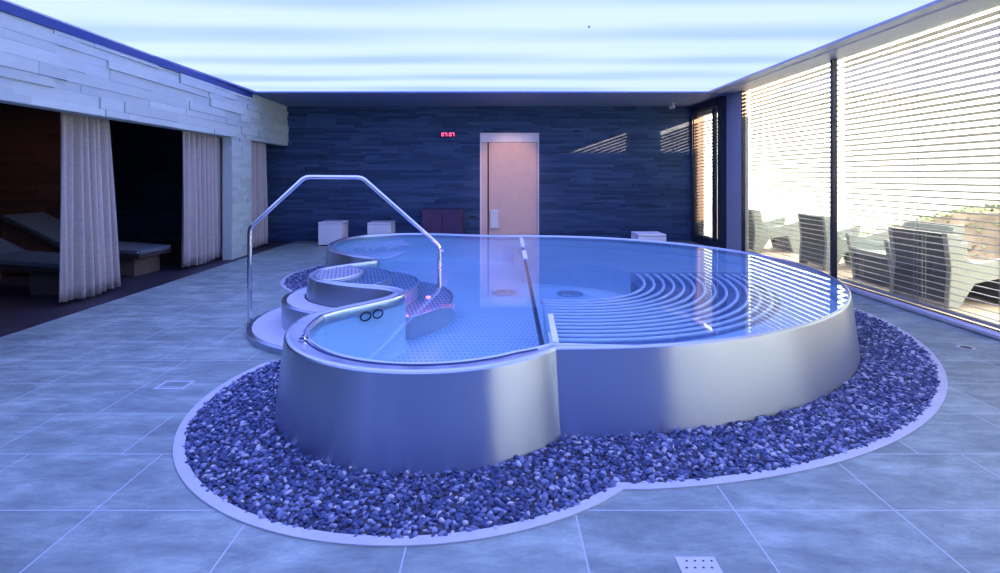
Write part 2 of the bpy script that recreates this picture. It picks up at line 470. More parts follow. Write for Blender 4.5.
# ------------------------------------------------------------------ the room
def room():
    # floors
    struct(MB().box(-4.30, RX + 0.12, FRONT - 0.2, BACK + 0.3, -0.15, 0.0).build('floor', M['floor']), 'blue-grey slate floor tiles with pale joints', 'floor')
    struct(MB().prism([(-8.4, FRONT - .2), (-4.302, FRONT - .2), (-4.302, BACK + .3), (-8.4, BACK + .3)], -0.15, -0.002).build('floor_alcove', M['alcove_floor']), 'dark tiles of the relaxing alcove', 'floor')
    # left wall with its alcove openings
    th = 0.15
    ops = [(FRONT + 0.3, 9.08, 0.0, 2.05), (9.87, BACK, 0.0, 2.05)]
    mb = MB()
    def wall_piece(y0, y1, z0, z1):
        mb.prism([(XL(y0), y0), (XL(y1), y1), (XL(y1) - th, y1), (XL(y0) - th, y0)], z0, z1)
    wall_piece(FRONT, BACK, 2.05, 3.2)
    wall_piece(9.08, 9.87, 0, 2.05)
    wall_piece(FRONT, FRONT + 0.3, 0, 2.05)
    wl = struct(mb.build('wall_left', M['stone']), 'split-stone wall above the curtained alcove openings', 'wall')
    mb = MB()
    def spans(z):
        return [(FRONT, BACK)] if z > 2.05 else [(FRONT, FRONT + 0.3), (9.08, 9.87)]
    cladding(mb, spans, 2.052, 2.812, lambda u, d, z: (XL(u) + 0.001 + d, u, z), 0.06, 0.13, 0.35, 1.2, 0.036, 3)
    cladding(mb, spans, 0.0, 2.052, lambda u, d, z: (XL(u) + 0.001 + d, u, z), 0.05, 0.09, 0.2, 0.5, 0.016, 4)
    mb.build('stone_cladding', M['stone'], wl)
    # back wall, door hole X -0.345 .. 0.926, z < 2.33
    mb = MB()
    mb.box(-8.4, -0.345, BACK, BACK + 0.25, 0, 3.2); mb.box(0.926, RX + 0.12, BACK, BACK + 0.25, 0, 3.2); mb.box(-0.345, 0.926, BACK, BACK + 0.25, 2.33, 3.2)
    wb = struct(mb.build('wall_back', M['backing']), 'dark split-slate wall behind the pool', 'wall')
    mb = MB()
    cladding(mb, lambda z: [(-8.2, -0.345), (0.926, RX - 0.03)] if z < 2.33 else [(-8.2, RX - 0.03)], 0.0, CZ, lambda u, d, z: (u, BACK - 0.002 - d, z), 0.035, 0.075, 0.25, 0.9, 0.022, 5)
    mb.build('stone_cladding', M['stone_dark'], wb)
    # alcove shell
    struct(MB().box(-8.4, -8.2, FRONT - .2, BACK + .25, 0, 3.2).build('wall_alcove', M['stone_brown']), 'dark brown wall at the back of the alcove', 'wall')
    mb = MB(); mb.box(-8.2, -6.75, 9.0, 9.12, 0, 2.6)
    wp = struct(mb.build('wall_partition', M['backing']), 'brown stone partition inside the alcove', 'wall')
    mb = MB(); cladding(mb, lambda z: [(-8.2, -6.75)], 0, 2.6, lambda u, d, z: (u, 8.998 - d, z), 0.05, 0.1, 0.3, 0.8, 0.02, 8)
    mb.build('stone_cladding', M['stone_brown'], wp)
    struct(MB().box(-8.4, -4.55, FRONT - .2, BACK + .25, 2.6, 2.7).build('ceiling_alcove', M['backing']), 'dark ceiling of the alcove', 'ceiling')
    # front wall behind the camera
    struct(MB().box(-8.4, RX + 0.12, FRONT - 0.2, FRONT, 0, 3.2).build('wall_front', M['stone_dark']), 'plain wall opposite the slate wall', 'wall')
    # ceiling: soffit frame round the light, slab above
    mb = MB()
    mb.box(-4.6, RX + .12, 9.85, BACK + .1, CZ, CZ + 0.2)
    mb.box(-4.6, -4.33, FRONT, 9.85, CZ, CZ + 0.2)
    mb.box(-4.33, 3.83, FRONT - .1, FRONT + 0.3, CZ, CZ + .2)
    mb.box(-4.6, RX + .3, FRONT - .2, BACK + .2, CZ + .2, CZ + .3)
    struct(mb.build('ceiling', M['soffit']), 'grey soffit framing the luminous ceiling', 'ceiling')
    mb = MB(); mb.box(3.83, 3.99, FRONT, 9.85, CZ, CZ + .2); mb.box(4.03, RX + .1, FRONT, 9.85, CZ, CZ + .2); mb.box(3.98, 4.04, FRONT, 9.85, CZ + .04, CZ + .2)
    struct(mb.build('trim_1', M['soffit_pale']), 'grey ceiling border with slot above the blinds', 'trim')
    mb = MB(); mb.box(3.99, 3.998, FRONT, 9.85, CZ - .004, CZ + .04); mb.box(4.022, 4.03, FRONT, 9.85, CZ - .004, CZ + .04)
    struct(mb.build('trim_2', M['white']), 'two thin white lines edging the ceiling slot', 'trim')
    # right wall: piers, lintel over small window
    mb = MB()
    mb.box(RX, RX + .12, 9.60, 10.24, 0, 3.1)
    mb.box(RX, RX + .12, FRONT, BACK, 3.02, 3.2)
    mb.box(RX, RX + .12, FRONT, FRONT + .25, 0, 3.1)
    struct(mb.build('wall_right', M['plaster']), 'grey pier between the blinds', 'wall')
    mb = MB(); mb.box(RX - 0.12, RX + .12, 10.24, 10.36, 0, CZ); mb.box(RX - .13, RX + .12, 10.36, BACK, 2.74, CZ); mb.box(RX - .13, RX + .12, 10.36, BACK, 0, 0.12)
    mb.box(RX - .13, RX + .12, BACK - .08, BACK, 0.12, 2.74)
    struct(mb.build('trim_3', M['dark_frame']), 'dark blue casing round the narrow window', 'trim')
room()
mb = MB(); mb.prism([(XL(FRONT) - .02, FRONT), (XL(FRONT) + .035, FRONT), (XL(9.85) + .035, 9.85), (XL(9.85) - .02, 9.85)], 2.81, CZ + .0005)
struct(mb.build('trim_5', M['blue_glow_tint']), 'edge strip tinted for the blue glow along the top of the stone wall', 'trim')

# ceiling light
cl = thing('ceiling_light', 'huge luminous white stretch ceiling with soft blue bands', 'ceiling light', (0, 4, CZ + 0.03))
MB().box(-4.33, 3.83, FRONT + 0.3 - 4, 9.85 - 4, 0.0, 0.03).build('diffuser', M['light'], cl)

# ------------------------------------------------------------------ windows and blinds
def window(i, y0, y1, z0, z1, extra=(), RX=RX):
    mb = MB(); t = 0.026
    mb.box(RX - .01, RX + .05, y0, y0 + t, z0, z1); mb.box(RX - .01, RX + .05, y1 - t, y1, z0, z1)
    mb.box(RX - .01, RX + .05, y0 + t, y1 - t, z1 - t, z1); mb.box(RX - .01, RX + .05, y0 + t, y1 - t, z0, z0 + t)
    for e in extra: mb.box(RX - .01, RX + .05, e - .05, e + .05, z0 + t, z1 - t)
    o = struct(mb.build('window_%d' % i, M['dark_frame']), None, 'window')
    MB().box(RX + .015, RX + .025, y0 + t, y1 - t, z0 + t, z1 - t).build('glass', M['glass'], o)
    return o
window(1, 7.02, 9.60, 0.03, 3.02)['label'] = 'tall window pane next to the grey pier'
window(2, 4.40, 7.02, 0.03, 3.02)['label'] = 'tall window pane closest to the viewer'
window(3, 10.36, BACK - .08, 0.12, 2.74, (10.62,), RX - .09)['label'] = 'narrow window in the corner by the slate wall'
window(4, 1.75, 4.40, 0.03, 3.02); window(5, -1.35, 1.75, 0.03, 3.02)
mb = MB(); mb.tube([(RX - .045, -1.3, 0.035), (RX - .045, 9.6, 0.035)], 0.035, 12)
struct(mb.build('trim_4', M['sill'], smooth=True, auto=40), 'round metal sill rail along the foot of the windows', 'trim')

def blind(label, y0, y1, z0, z1, pitch=0.0665, X=RX + 0.11):
    o = thing('venetian_blind', label, 'blind', (X, y0, z0), 0, 'white venetian blinds outside the glazing')
    L = y1 - y0; n = int((z1 - z0 - 0.12) / pitch)
    mb = MB()
    for i in range(n):
        z = 0.06 + i * pitch
        # shallow curved slat
        v = []; k = 5
        for yy in (0.01, L - 0.01):
            for j in range(k):
                s = j / (k - 1) - 0.5
                v.append((s * 0.076, yy, z + 0.006 * (0.25 - s * s) * 4 - s * 0.017))
        for yy in (0.01, L - 0.01):
            for j in range(k):
                s = j / (k - 1) - 0.5
                v.append((s * 0.076, yy, z - 0.0035 + 0.006 * (0.25 - s * s) * 4 - s * 0.017))
        f = [(j, j + 1, k + j + 1, k + j) for j in range(k - 1)] + [(2 * k + j, 3 * k + j, 3 * k + j + 1, 2 * k + j + 1) for j in range(k - 1)]
        f += [(0, k, 3 * k, 2 * k), (k - 1, 3 * k - 1, 4 * k - 1, 2 * k - 1), tuple(range(k - 1, -1, -1)) + tuple(range(2 * k, 3 * k)), tuple(range(k, 2 * k)) + tuple(range(4 * k - 1, 3 * k - 1, -1))]
        mb.add(v, f)
    mb.build('slats', M['alu'], o)
    mb = MB(); mb.box(-.045, .045, 0, L, z1 - z0 - 0.07, z1 - z0); mb.build('head_rail', M['alu'], o, bevel=.004)
    mb = MB(); mb.box(-.035, .035, 0.01, L - .01, 0.0, 0.025); mb.build('bottom_rail', M['alu'], o, bevel=.004)
    cs = [L * .12, L * .5, L * .88] if L > 1 else [L * .5]
    for c in cs:
        mb = MB()
        for dy in (-.025, .025):
            for dx in (-.043, .043): mb.box(dx - .0015, dx + .0015, c + dy - .0015, c + dy + .0015, 0.0, z1 - z0 - .05)
        mb.build('ladder_cord', M['cord'], o)
    return o
blind('white venetian blind between the grey pier and the dark mullion', 7.05, 9.58, 0.06, 2.98)
blind('wide white venetian blind in front of the planted bank', 4.43, 6.99, 0.06, 2.98)
blind('narrow white venetian blind in the corner window by the slate wall', 10.40, BACK - .11, 0.14, 2.72, 0.0665, RX + 0.01)
blind('white venetian blind beside the viewer, past the picture edge', 1.78, 4.37, 0.06, 2.98)
blind('white venetian blind behind the viewer', -1.32, 1.72, 0.06, 2.98)

# ------------------------------------------------------------------ pool outline
def pool_outline():
    pts = []
    a0 = math.degrees(math.atan2(2.956 - SC[1], 0.342 - SC[0])); a1 = -193.0
    for i in range(70):
        a = R(a0 + (a1 - a0) * i / 69); pts.append((SC[0] + SR * math.cos(a), SC[1] + SR * math.sin(a)))
    key = [pts[-2], pts[-1], (-1.13, 3.90), (-0.985, 4.07), (-0.865, 4.24), (-0.83, 4.36), (-0.867, 4.46), (-0.98, 4.545), (-1.22, 4.64),
           (-1.476, 4.775), (-1.67, 4.95), (-1.785, 5.2), (-1.785, 5.48), (-1.65, 5.72), (-1.44, 5.93), (-1.36, 6.06), (-1.44, 6.20), (-1.72, 6.42),
           (-2.08, 6.88), (-2.29, 7.42), (-2.34, 7.90), (-2.28, 8.32), (-2.02, 8.72), (-1.52, 8.96), (-1.0, 8.93), (-0.5, 8.78)]
    b0, b1 = 96.0, -91.5
    big = []
    for i in range(150):
        a = R(b0 + (b1 - b0) * i / 149); big.append((BC[0] + BR * math.cos(a), BC[1] + BR * math.sin(a)))
    key += [big[0], big[1]]
    c = cr(key, 9)
    i0 = 9; i1 = len(c) - 9
    pts = pts[:-1] + c[i0:i1] + big[:-1]
    return pts
OUT = pool_outline()                   # clockwise seen from above
NO = len(OUT)
def normals(P):
    P = np.array(P); t = np.roll(P, -1, 0) - np.roll(P, 1, 0); t /= np.linalg.norm(t, axis=1)[:, None]
    return np.c_[t[:, 1], -t[:, 0]]    # to the right of travel = inward for a clockwise loop
NRM = normals(OUT); OA = np.array(OUT)
# width of the flat rim at each outline vertex
def rim_w():
    w_ = np.full(NO, 0.10)
    for i, (x, y) in enumerate(OUT):
        d = math.hypot(x - BC[0], y - BC[1])
        if i < 70: w_[i] = 0.135
        elif abs(d - BR) < 0.01 and x > -0.2: w_[i] = 0.02
        elif y > 6.2: w_[i] = 0.08
        elif y > 4.7: w_[i] = 0.05
    k = np.ones(13) / 13
    w_ = np.convolve(np.r_[w_[-6:], w_, w_[:6]], k, 'valid')
    return w_
RW = rim_w()
def ring(off, z):
    """off: scalar or per-vertex inward offset"""
    P = OA + NRM * (np.ones(NO) * off)[:, None]
    return [(p[0], p[1], z if np.isscalar(z) else z[i]) for i, p in enumerate(P)]
def loft(rings, wrap=True):
    mb = MB(); n = len(rings[0])
    mb.v = [p for r in rings for p in r]
    for k in range(len(rings) - 1):
        for i in range(n):
            j = (i + 1) % n
            mb.f.append((k * n + i, k * n + j, (k + 1) * n + j, (k + 1) * n + i))
    return mb

pool = thing('whirlpool', 'large stainless steel whirlpool of joined circles filled to the brim with blue water', 'pool')
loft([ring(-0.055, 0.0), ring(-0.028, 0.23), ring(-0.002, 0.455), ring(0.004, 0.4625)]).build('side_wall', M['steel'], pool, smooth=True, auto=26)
loft([ring(0.004, 0.4625), ring(0.012, RIM), ring(np.minimum(.03, RW * .5), RIM), ring(np.minimum(RW * .45 + .018, RW * .75), RIM - .008), ring(RW - np.minimum(.012, RW * .2), WZ + 0.004), ring(RW - np.minimum(.008, RW * .1), WZ + .012), ring(RW, WZ + .013), ring(RW + .006, WZ + .004), ring(RW + .006, WZ - .06)]
     ).build('rim', M['steel_rim'], pool, smooth=True, auto=60)
gl_ = ring(RW - .026, WZ + .0085)
MB().tube(gl_[2:104], .004, 6).build('overflow_groove', M['groove'], pool, smooth=True)
INN = ring(RW + .004, WZ - .05)
bas = loft([INN, ring(RW + .004, FZ + .04), ring(RW + .03, FZ)])
bas.f.append(tuple(range(2 * NO, 3 * NO)))
bas.build('basin', M['basin'], pool, smooth=True, auto=45)
wt = MB(); wt.v = ring(RW + .002, WZ); wt.f.append(tuple(range(NO)))
o = wt.build('water', M['water'], pool)

def sector(c, r0, r1, a0, a1, z0, z1, n=48):
    o_ = [(c[0] + r1 * math.cos(R(a0 + (a1 - a0) * i / n)), c[1] + r1 * math.sin(R(a0 + (a1 - a0) * i / n))) for i in range(n + 1)]
    i_ = [(c[0] + r0 * math.cos(R(a0 + (a1 - a0) * i / n)), c[1] + r0 * math.sin(R(a0 + (a1 - a0) * i / n))) for i in range(n + 1)]
    mb = MB(); m = n + 1
    mb.v = [(x, y, z1) for x, y in o_] + [(x, y, z1) for x, y in i_] + [(x, y, z0) for x, y in o_] + [(x, y, z0) for x, y in i_]
    for i in range(n):
        mb.f += [(i, i + 1, m + i + 1, m + i), (2 * m + i, 3 * m + i, 3 * m + i + 1, 2 * m + i + 1), (i, 2 * m + i, 2 * m + i + 1, i + 1), (m + i, m + i + 1, 3 * m + i + 1, 3 * m + i)]
    mb.f += [(0, m, 3 * m, 2 * m), (n, 2 * m + n, 3 * m + n, m + n)]
    return mb
# seat ring at the back of the round well
sector(BC, 1.2, 2.74, 9, 93, FZ - .01, 0.30).build('bench', M['bench'], pool)
# bubble lounger made of concentric bent tubes
LR = [1.10 + 0.093 * k for k in range(13)]
for k, r in enumerate(LR):
    mb = MB(); pts = []
    for i in range(49):
        a = -92 + (98) * i / 48
        zz = 0.345 - 0.03 * math.sin(PI * i / 48)
        pts.append((BC[0] + r * math.cos(R(a)), 5.72 + r * math.sin(R(a)), zz))
    mb.tube(pts, 0.0145, 8)
    mb.build('lounger_tube', M['tube'], pool, smooth=True)
sector((BC[0], 5.72), 2.28, 2.72, -91, 9, FZ - .01, 0.31).build('bench', M['bench'], pool)
mb = MB()
mb.add([(BC[0] + 1.02, 5.83, FZ), (BC[0] + 2.33, 5.83, FZ), (BC[0] + 2.33, 5.86, FZ), (BC[0] + 1.02, 5.86, FZ), (BC[0] + 1.02, 5.83, .37), (BC[0] + 2.33, 5.83, .37), (BC[0] + 2.33, 5.86, .37), (BC[0] + 1.02, 5.86, .37)],
       [(0, 3, 2, 1), (4, 5, 6, 7), (0, 1, 5, 4), (1, 2, 6, 5), (2, 3, 7, 6), (3, 0, 4, 7)])
mb.build('lounger_end_plate', M['bench'], pool)
sector((BC[0], 5.72), 1.04, 2.27, -90, 4, .275, .285).build('lounger_gap_sheet', M['tube_gap'], pool)  # dark sheet added for the shade in the void between the tubes
# near end plate with its white cap
mb = MB(); mb.add([(.300, 3.03, FZ), (.352, 3.03, FZ), (.40, 4.02, FZ), (.348, 4.02, FZ), (.300, 3.03, .462), (.352, 3.03, .462), (.40, 4.02, .43), (.348, 4.02, .43)],
                  [(0, 3, 2, 1), (4, 5, 6, 7), (0, 1, 5, 4), (1, 2, 6, 5), (2, 3, 7, 6), (3, 0, 4, 7)])
ep = mb.build('lounger_end_plate', M['bench'], pool)
mb = MB(); mb.add([(.318, 3.06, .463), (.354, 3.06, .463), (.384, 3.68, .463), (.348, 3.68, .463), (.318, 3.06, .47), (.354, 3.06, .47), (.384, 3.68, .47), (.348, 3.68, .47)],
                  [(0, 3, 2, 1), (4, 5, 6, 7), (0, 1, 5, 4), (1, 2, 6, 5), (2, 3, 7, 6), (3, 0, 4, 7)])
mb.build('cap', M['white_cap'], ep)['label'] = 'white cap on the end plate'
# long divider
def divx(y): return 0.262 + (0.376 - 0.262) * (y - 3.01) / (8.2 - 3.01)
mb = MB(); a, b = 3.01, 8.45
DZ = WZ - .05
mb.add([(divx(a) - .011, a, DZ), (divx(a) + .011, a, DZ), (divx(b) + .011, b, DZ), (divx(b) - .011, b, DZ), (divx(a) - .011, a, WZ - .004), (divx(a) + .011, a, WZ - .004), (divx(b) + .011, b, WZ - .004), (divx(b) - .011, b, WZ - .004)],
       [(0, 3, 2, 1), (4, 5, 6, 7), (0, 1, 5, 4), (1, 2, 6, 5), (2, 3, 7, 6), (3, 0, 4, 7)])
dv = mb.build('divider', M['dark_frame'], pool)
for a, b in ((6.2, 6.85), (7.25, 8.3)):
    mb = MB(); z0, z1 = WZ + .001, WZ + .012
    v = []
    for z in (z0, z1): v += [(divx(a) - .02, a, z), (divx(a) + .03, a, z), (divx(b) + .03, b, z), (divx(b) - .02, b, z)]
    mb.add(v, [(0, 3, 2, 1), (4, 5, 6, 7), (0, 1, 5, 4), (1, 2, 6, 5), (2, 3, 7, 6), (3, 0, 4, 7)])
    mb.build('cap', M['white_cap'], dv)['label'] = 'white cap on the divider'
# geyser heads on the well floor
for cx, cy in ((0.86, 6.35), (0.10, 6.4)):
    g = MB().disc((cx, cy), 0.15, FZ, FZ + .02, 40).build('floor_jet', M['steel_rim'], pool, bevel=.006)
    mb = MB()
    for q in range(9):
        a = 2 * PI * q / 9; mb.disc((cx + .09 * math.cos(a), cy + .09 * math.sin(a)), .022, FZ + .02, FZ + .024, 12)
    mb.disc((cx, cy), .035, FZ + .02, FZ + .03, 16)
    mb.build('nozzle', M['sill'], g)
# perforated entry treads that go down into the water
def arc_tread(cx, cy, rx, ry, z, thick):
    mb = MB(); mb.prism([(cx + rx * math.cos(2 * PI * i / 60), cy + ry * math.sin(2 * PI * i / 60)) for i in range(60)], z - thick, z)
    return mb
lobe = [(x, y) for x, y in [(p[0], p[1]) for p in INN] if x < -0.8 and 4.3 < y < 6.15]
def tread(rx, cx, z, cy=5.30):
    """tread cut to the inside of the lobe wall"""
    mb = MB(); lo = np.array([(p[0], p[1]) for p in INN])
    top = []
    n = 72
    for i in range(n):
        a = 2 * PI * i / n
        d = np.array((math.cos(a), math.sin(a))); c = np.array((-1.45, 5.30))
        # reach of the ellipse from c
        best = 0.0
        for s in np.linspace(0.02, 1.6, 160):
            q = c + d * s
            if ((q[0] - cx) / rx) ** 2 + ((q[1] - cy) / (rx * 1.12)) ** 2 > 1: break
            best = s
        top.append((c, d, best))
    res = []
    for c, d, s in top:
        ss = np.linspace(0.02, max(s, .03), 60); q = c[None] + d[None] * ss[:, None]
        ok = inside(q[:, 0], q[:, 1], lo)
        k = len(ss) - 1 if ok.all() else max(0, int(np.argmin(ok)) - 1)
        res.append(tuple(q[k]))
    mb.prism(res, FZ, z)
    return mb, res
for rx, cx, z in ((0.40, -1.70, 0.459), (0.55, -1.57, 0.41), (0.68, -1.44, 0.345), (0.85, -1.27, 0.21)):
    mb, res = tread(rx, cx, z)
    t = mb.build('entry_tread', M['grating'], pool)
    arc = [(x, y, z + .001) for x, y in res]
    MB().tube(arc, 0.011, 6, closed=True).build('nosing', M['steel_rim'], t, smooth=True)
# bent bars of the seat in the far lobe
for k in range(7):
    r = 0.42 + k * .095; pts = [(-1.15 + r * math.cos(R(a)), 7.80 + r * math.sin(R(a)), .36) for a in range(110, 262, 6)]
    MB().tube(pts, .017, 8).build('seat_bar', M['tube'], pool, smooth=True)
# underwater coloured lamps and the button on the rim
for cx, cy, cz in ((-0.62, 4.98, 0.30), (-0.80, 8.1, .30), (0.95, 4.75, 0.20), (0.7, 7.1, 0.2), (-0.78, 4.62, 0.2)):
    q = MB(); q.disc((cx, cy), .022, cz - .02, cz, 20)
    lo_ = q.build('pool_lamp', M['magenta'], pool)
    ld = bpy.data.lights.new('pool_lamp_light', 'POINT'); ld.energy = 0.9; ld.color = (1.0, 0.25, 0.9); ld.shadow_soft_size = .04
    lo2 = bpy.data.objects.new('pool_lamp_light', ld); lo2.location = (cx, cy, cz + .05); COL.objects.link(lo2)
a = R(-152)
bt = (SC[0] + .80 * math.cos(a), SC[1] + .80 * math.sin(a))
q = MB(); q.disc(bt, .026, RIM - .012, RIM + .004, 20); q.disc(bt, .012, RIM + .004, RIM + .02, 14)
q.build('air_button', M['chrome'], pool, smooth=True, auto=40)
# drain pair seen on the inner wall of the round bay
for dx in (-.052, .052):
    c0 = Vector((-.905 + .69 * dx, 3.975 + .72 * dx, .385)); tv = Vector((.69, .72, 0)); uv = Vector((0, 0, 1))
    q = MB(); q.tube([c0 + tv * (.042 * math.cos(2 * PI * i / 24)) + uv * (.03 * math.sin(2 * PI * i / 24)) for i in range(24)], .006, 6, closed=True)
    q.build('suction_grille', M['dark_frame'], pool, smooth=True)

# ------------------------------------------------------------------ steps outside the pool
OUTB = (OA - NRM * 0.034)
def step_shape(rad):
    res_o, res_i = [], []
    for deg in range(126, 262, 2):
        a = R(deg); d = np.array((math.cos(a), math.sin(a))); c = np.array(LC)
        ss = np.linspace(0.3, rad, 90); q = c[None] + d[None] * ss[:, None]
        ok = ~inside(q[:, 0], q[:, 1], OUTB)
        if not ok.any(): continue
        k = int(np.argmax(ok))
        if rad - ss[k] < .01: continue
        res_o.append(tuple(q[-1])); res_i.append(tuple(q[k]))
    return res_o, res_i
st = thing('pool_steps', 'two curved steel steps climbing to the pool below the handrail', 'steps')
for rad, z in ((1.15, 0.05), (0.86, 0.265)):
    ro, ri = step_shape(rad)
    poly = ro + ri[::-1]
    MB().prism(poly, 0.0, z).build('riser', M['steel'], st, bevel=0.0)
    c = np.array(LC)
    inn = [tuple(c + (np.array(p) - c) * (1 - .045 / rad)) for p in ro]
    poly2 = inn + ri[::-1]
    MB().prism(poly2, z, z + .004).build('tread', M['step'], st)

# ------------------------------------------------------------------ handrail
hr = thing('handrail', 'bent steel handrail arching from the floor into the pool', 'handrail', (-2.33, 5.155, 0))
hp = [(-2.33, 5.155, 0.0), (-2.33, 5.155, 0.908), (-1.852, 5.285, 1.39), (-1.334, 5.425, 1.385), (-0.585, 5.63, 0.68), (-0.585, 5.63, 0.03)]
def fillet(P, r=.05, n=5):
    P = [Vector(p) for p in P]; out = [P[0]]
    for i in range(1, len(P) - 1):
        a = P[i] + (P[i - 1] - P[i]).normalized() * r; b = P[i] + (P[i + 1] - P[i]).normalized() * r
        for k in range(n + 1):
            t = k / n; out.append(a * (1 - t) ** 2 + P[i] * 2 * t * (1 - t) + b * t * t)
    out.append(P[-1]); return out
off = Vector((-2.33, 5.155, 0))
MB().tube([p - off for p in fillet(hp)], .021, 14).build('rail', M['chrome'], hr, smooth=True, auto=60)
MB().disc((0, 0), .05, 0, .008, 24).build('floor_flange', M['chrome'], hr, bevel=.002)

# ------------------------------------------------------------------ gravel bed and kerb
def kerb_path():
    p = []
    KS, KB = 1.443 - .025, 3.372 - .025
    j = (0.591, 2.42)
    aj = math.degrees(math.atan2(j[1] - SC[1], j[0] - SC[0]))
    for i in range(60):
        a = R(-204 + (aj + 204) * i / 59); p.append((SC[0] + KS * math.cos(a), SC[1] + KS * math.sin(a)))
    bj = math.degrees(math.atan2(j[1] - BC[1], j[0] - BC[0]))
    for i in range(1, 110):
        a = R(bj + (98 - bj) * i / 109); p.append((BC[0] + KB * math.cos(a), BC[1] + KB * math.sin(a)))
    for i in range(1, 60):
        a = R(78 + (232 - 78) * i / 59); p.append((-1.2 + 1.70 * math.cos(a), 7.72 + 1.70 * math.sin(a)))
    return p
KP = [q for q in kerb_path()]
ka = np.array(KP)
tg = np.gradient(ka, axis=0); tg /= np.linalg.norm(tg, axis=1)[:, None]
kn = np.c_[tg[:, 1], -tg[:, 0]]
mb = MB(); n = len(ka)
A, B = ka + kn * .027, ka - kn * .027
mb.v = [(x, y, .0) for x, y in A] + [(x, y, .007) for x, y in A] + [(x, y, .007) for x, y in B] + [(x, y, 0) for x, y in B]
for i in range(n - 1):
    for k in range(3): mb.f.append((k * n + i, k * n + i + 1, (k + 1) * n + i + 1, (k + 1) * n + i))
kb = mb.build('gravel_edging', M['kerb'])
tag(kb, 'pale metal edging strip curving between gravel and floor tiles', 'edging')
poly_k = [tuple(q) for q in ka - kn * .02] + [(-1.15, 5.27)]
bedpoly = MB(); bedpoly.prism(poly_k, 0.0005, 0.003)

def ico(sub):
    bm = bmesh.new(); bmesh.ops.create_icosphere(bm, subdivisions=sub, radius=1.0)
    v = np.array([x.co[:] for x in bm.verts]); f = np.array([[q.index for q in x.verts] for x in bm.faces]); bm.free(); return v, f
def pebbles():
    sp = 0.0235
    gx, gy = np.meshgrid(np.arange(-3.2, 3.9, sp), np.arange(1.9, 9.6, sp))
    x = gx.ravel() + RNG.uniform(-.011, .011, gx.size); y = gy.ravel() + RNG.uniform(-.011, .011, gx.size)
    keep = inside(x, y, poly_k) & ~inside(x, y, OA - NRM * .060) & (np.hypot(x - LC[0], y - LC[1]) > 1.165)
    keep &= (y < 7.3) | (x < -2.0)
    x, y = x[keep], y[keep]
    ex = RNG.random(len(x)) < 0.35
    x2 = np.r_[x, x[ex] + .012]; y2 = np.r_[y, y[ex] + .012]
    z2 = np.r_[RNG.uniform(.0, .006, len(x)), RNG.uniform(.007, .013, ex.sum())]
    V, F = [], []; base = 0
    near = (y2 < 4.6)
    for sub, sel in ((2, near), (1, ~near)):
        v, f = ico(sub); N = int(sel.sum())
        px, py, pz = x2[sel], y2[sel], z2[sel]
        s = RNG.uniform(.0085, .016, N)[:, None] * np.c_[RNG.uniform(.9, 1.5, N), RNG.uniform(.75, 1.05, N), RNG.uniform(.5, .8, N)]
        ang = RNG.uniform(0, 2 * PI, N); tl = RNG.normal(0, .35, N); tl2 = RNG.normal(0, .35, N)
        P = v[None] * s[:, None, :]
        lump = 1 + .16 * np.sin(v[None, :, 0] * 2.1 + ang[:, None]) * np.cos(v[None, :, 1] * 2.7 + ang[:, None] * 2)
        P *= lump[:, :, None]
        c, q = np.cos(tl)[:, None], np.sin(tl)[:, None]
        X, Y, Z = P[..., 0], P[..., 1], P[..., 2]
        X, Z = X * c - Z * q, X * q + Z * c
        c, q = np.cos(tl2)[:, None], np.sin(tl2)[:, None]
        Y, Z = Y * c - Z * q, Y * q + Z * c
        c, q = np.cos(ang)[:, None], np.sin(ang)[:, None]
        X, Y = X * c - Y * q, X * q + Y * c
        V.append(np.stack([X + px[:, None], Y + py[:, None], Z + pz[:, None]], -1).reshape(-1, 3))
        F.append((f[None] + (np.arange(N) * len(v))[:, None, None]).reshape(-1, 3) + base); base += N * len(v)
    V = np.concatenate(V); F = np.concatenate(F)
    me = bpy.data.meshes.new('gravel')
    me.vertices.add(len(V)); me.vertices.foreach_set('co', V.astype(np.float32).ravel())
    me.loops.add(F.size); me.loops.foreach_set('vertex_index', F.astype(np.int32).ravel())
    me.polygons.add(len(F)); me.polygons.foreach_set('loop_start', np.arange(0, F.size, 3, dtype=np.int32))
    try: me.polygons.foreach_set('loop_total', np.full(len(F), 3, dtype=np.int32))
    except Exception: pass
    me.update(calc_edges=True); me.validate()
    me.polygons.foreach_set('use_smooth', np.ones(len(F), bool))
    o = link('gravel', me, M['pebble'])
    tag(o, 'blue-grey river pebbles filling the bed round the pool', 'gravel', None, 'stuff')
    return o
gv = pebbles()
b_ = bedpoly.build('gravel_bed', M['gravel_bed']); struct(b_, 'dark ground under the pebbles', 'ground')

# ------------------------------------------------------------------ floor fittings
dp = thing('floor_drain', 'square perforated steel drain plate in the tiles before the pool', 'drain', (0.715, 1.935, 0))
MB().box(-.06, .085, -.09, .065, 0, .004).build('plate', M['kerb'], dp, bevel=.001)
for i in range(4):
    for j in range(4):
        MB().disc((-.035 + i * .03 + (j % 2) * .012, -.06 + j * .034), .0045, .0038, .0046, 10).build('drain_hole', M['black'], dp)
df = thing('floor_hatch', 'small pale-rimmed access frame in the tiles left of the gravel bed', 'floor hatch', (-2.15, 3.645, 0))
mb = MB(); mb.box(-.10, .10, -.075, -.055, 0, .004); mb.box(-.10, .10, .055, .075, 0, .004); mb.box(-.10, -.08, -.055, .055, 0, .004); mb.box(.08, .10, -.055, .055, 0, .004)
mb.build('frame', M['kerb'], df)
MB().box(-.08, .08, -.055, .055, 0, .002).build('lid', M['floor'], df)
dr = thing('floor_drain', 'small round dark drain in the tiles below the window sill', 'drain', (3.83, 4.44, 0))
MB().disc((0, 0), .06, 0, .004, 28).build('flange', M['kerb'], dr)
mb = MB(); mb.disc((0, 0), .04, .004, .0055, 24); mb.build('grate', M['black'], dr)

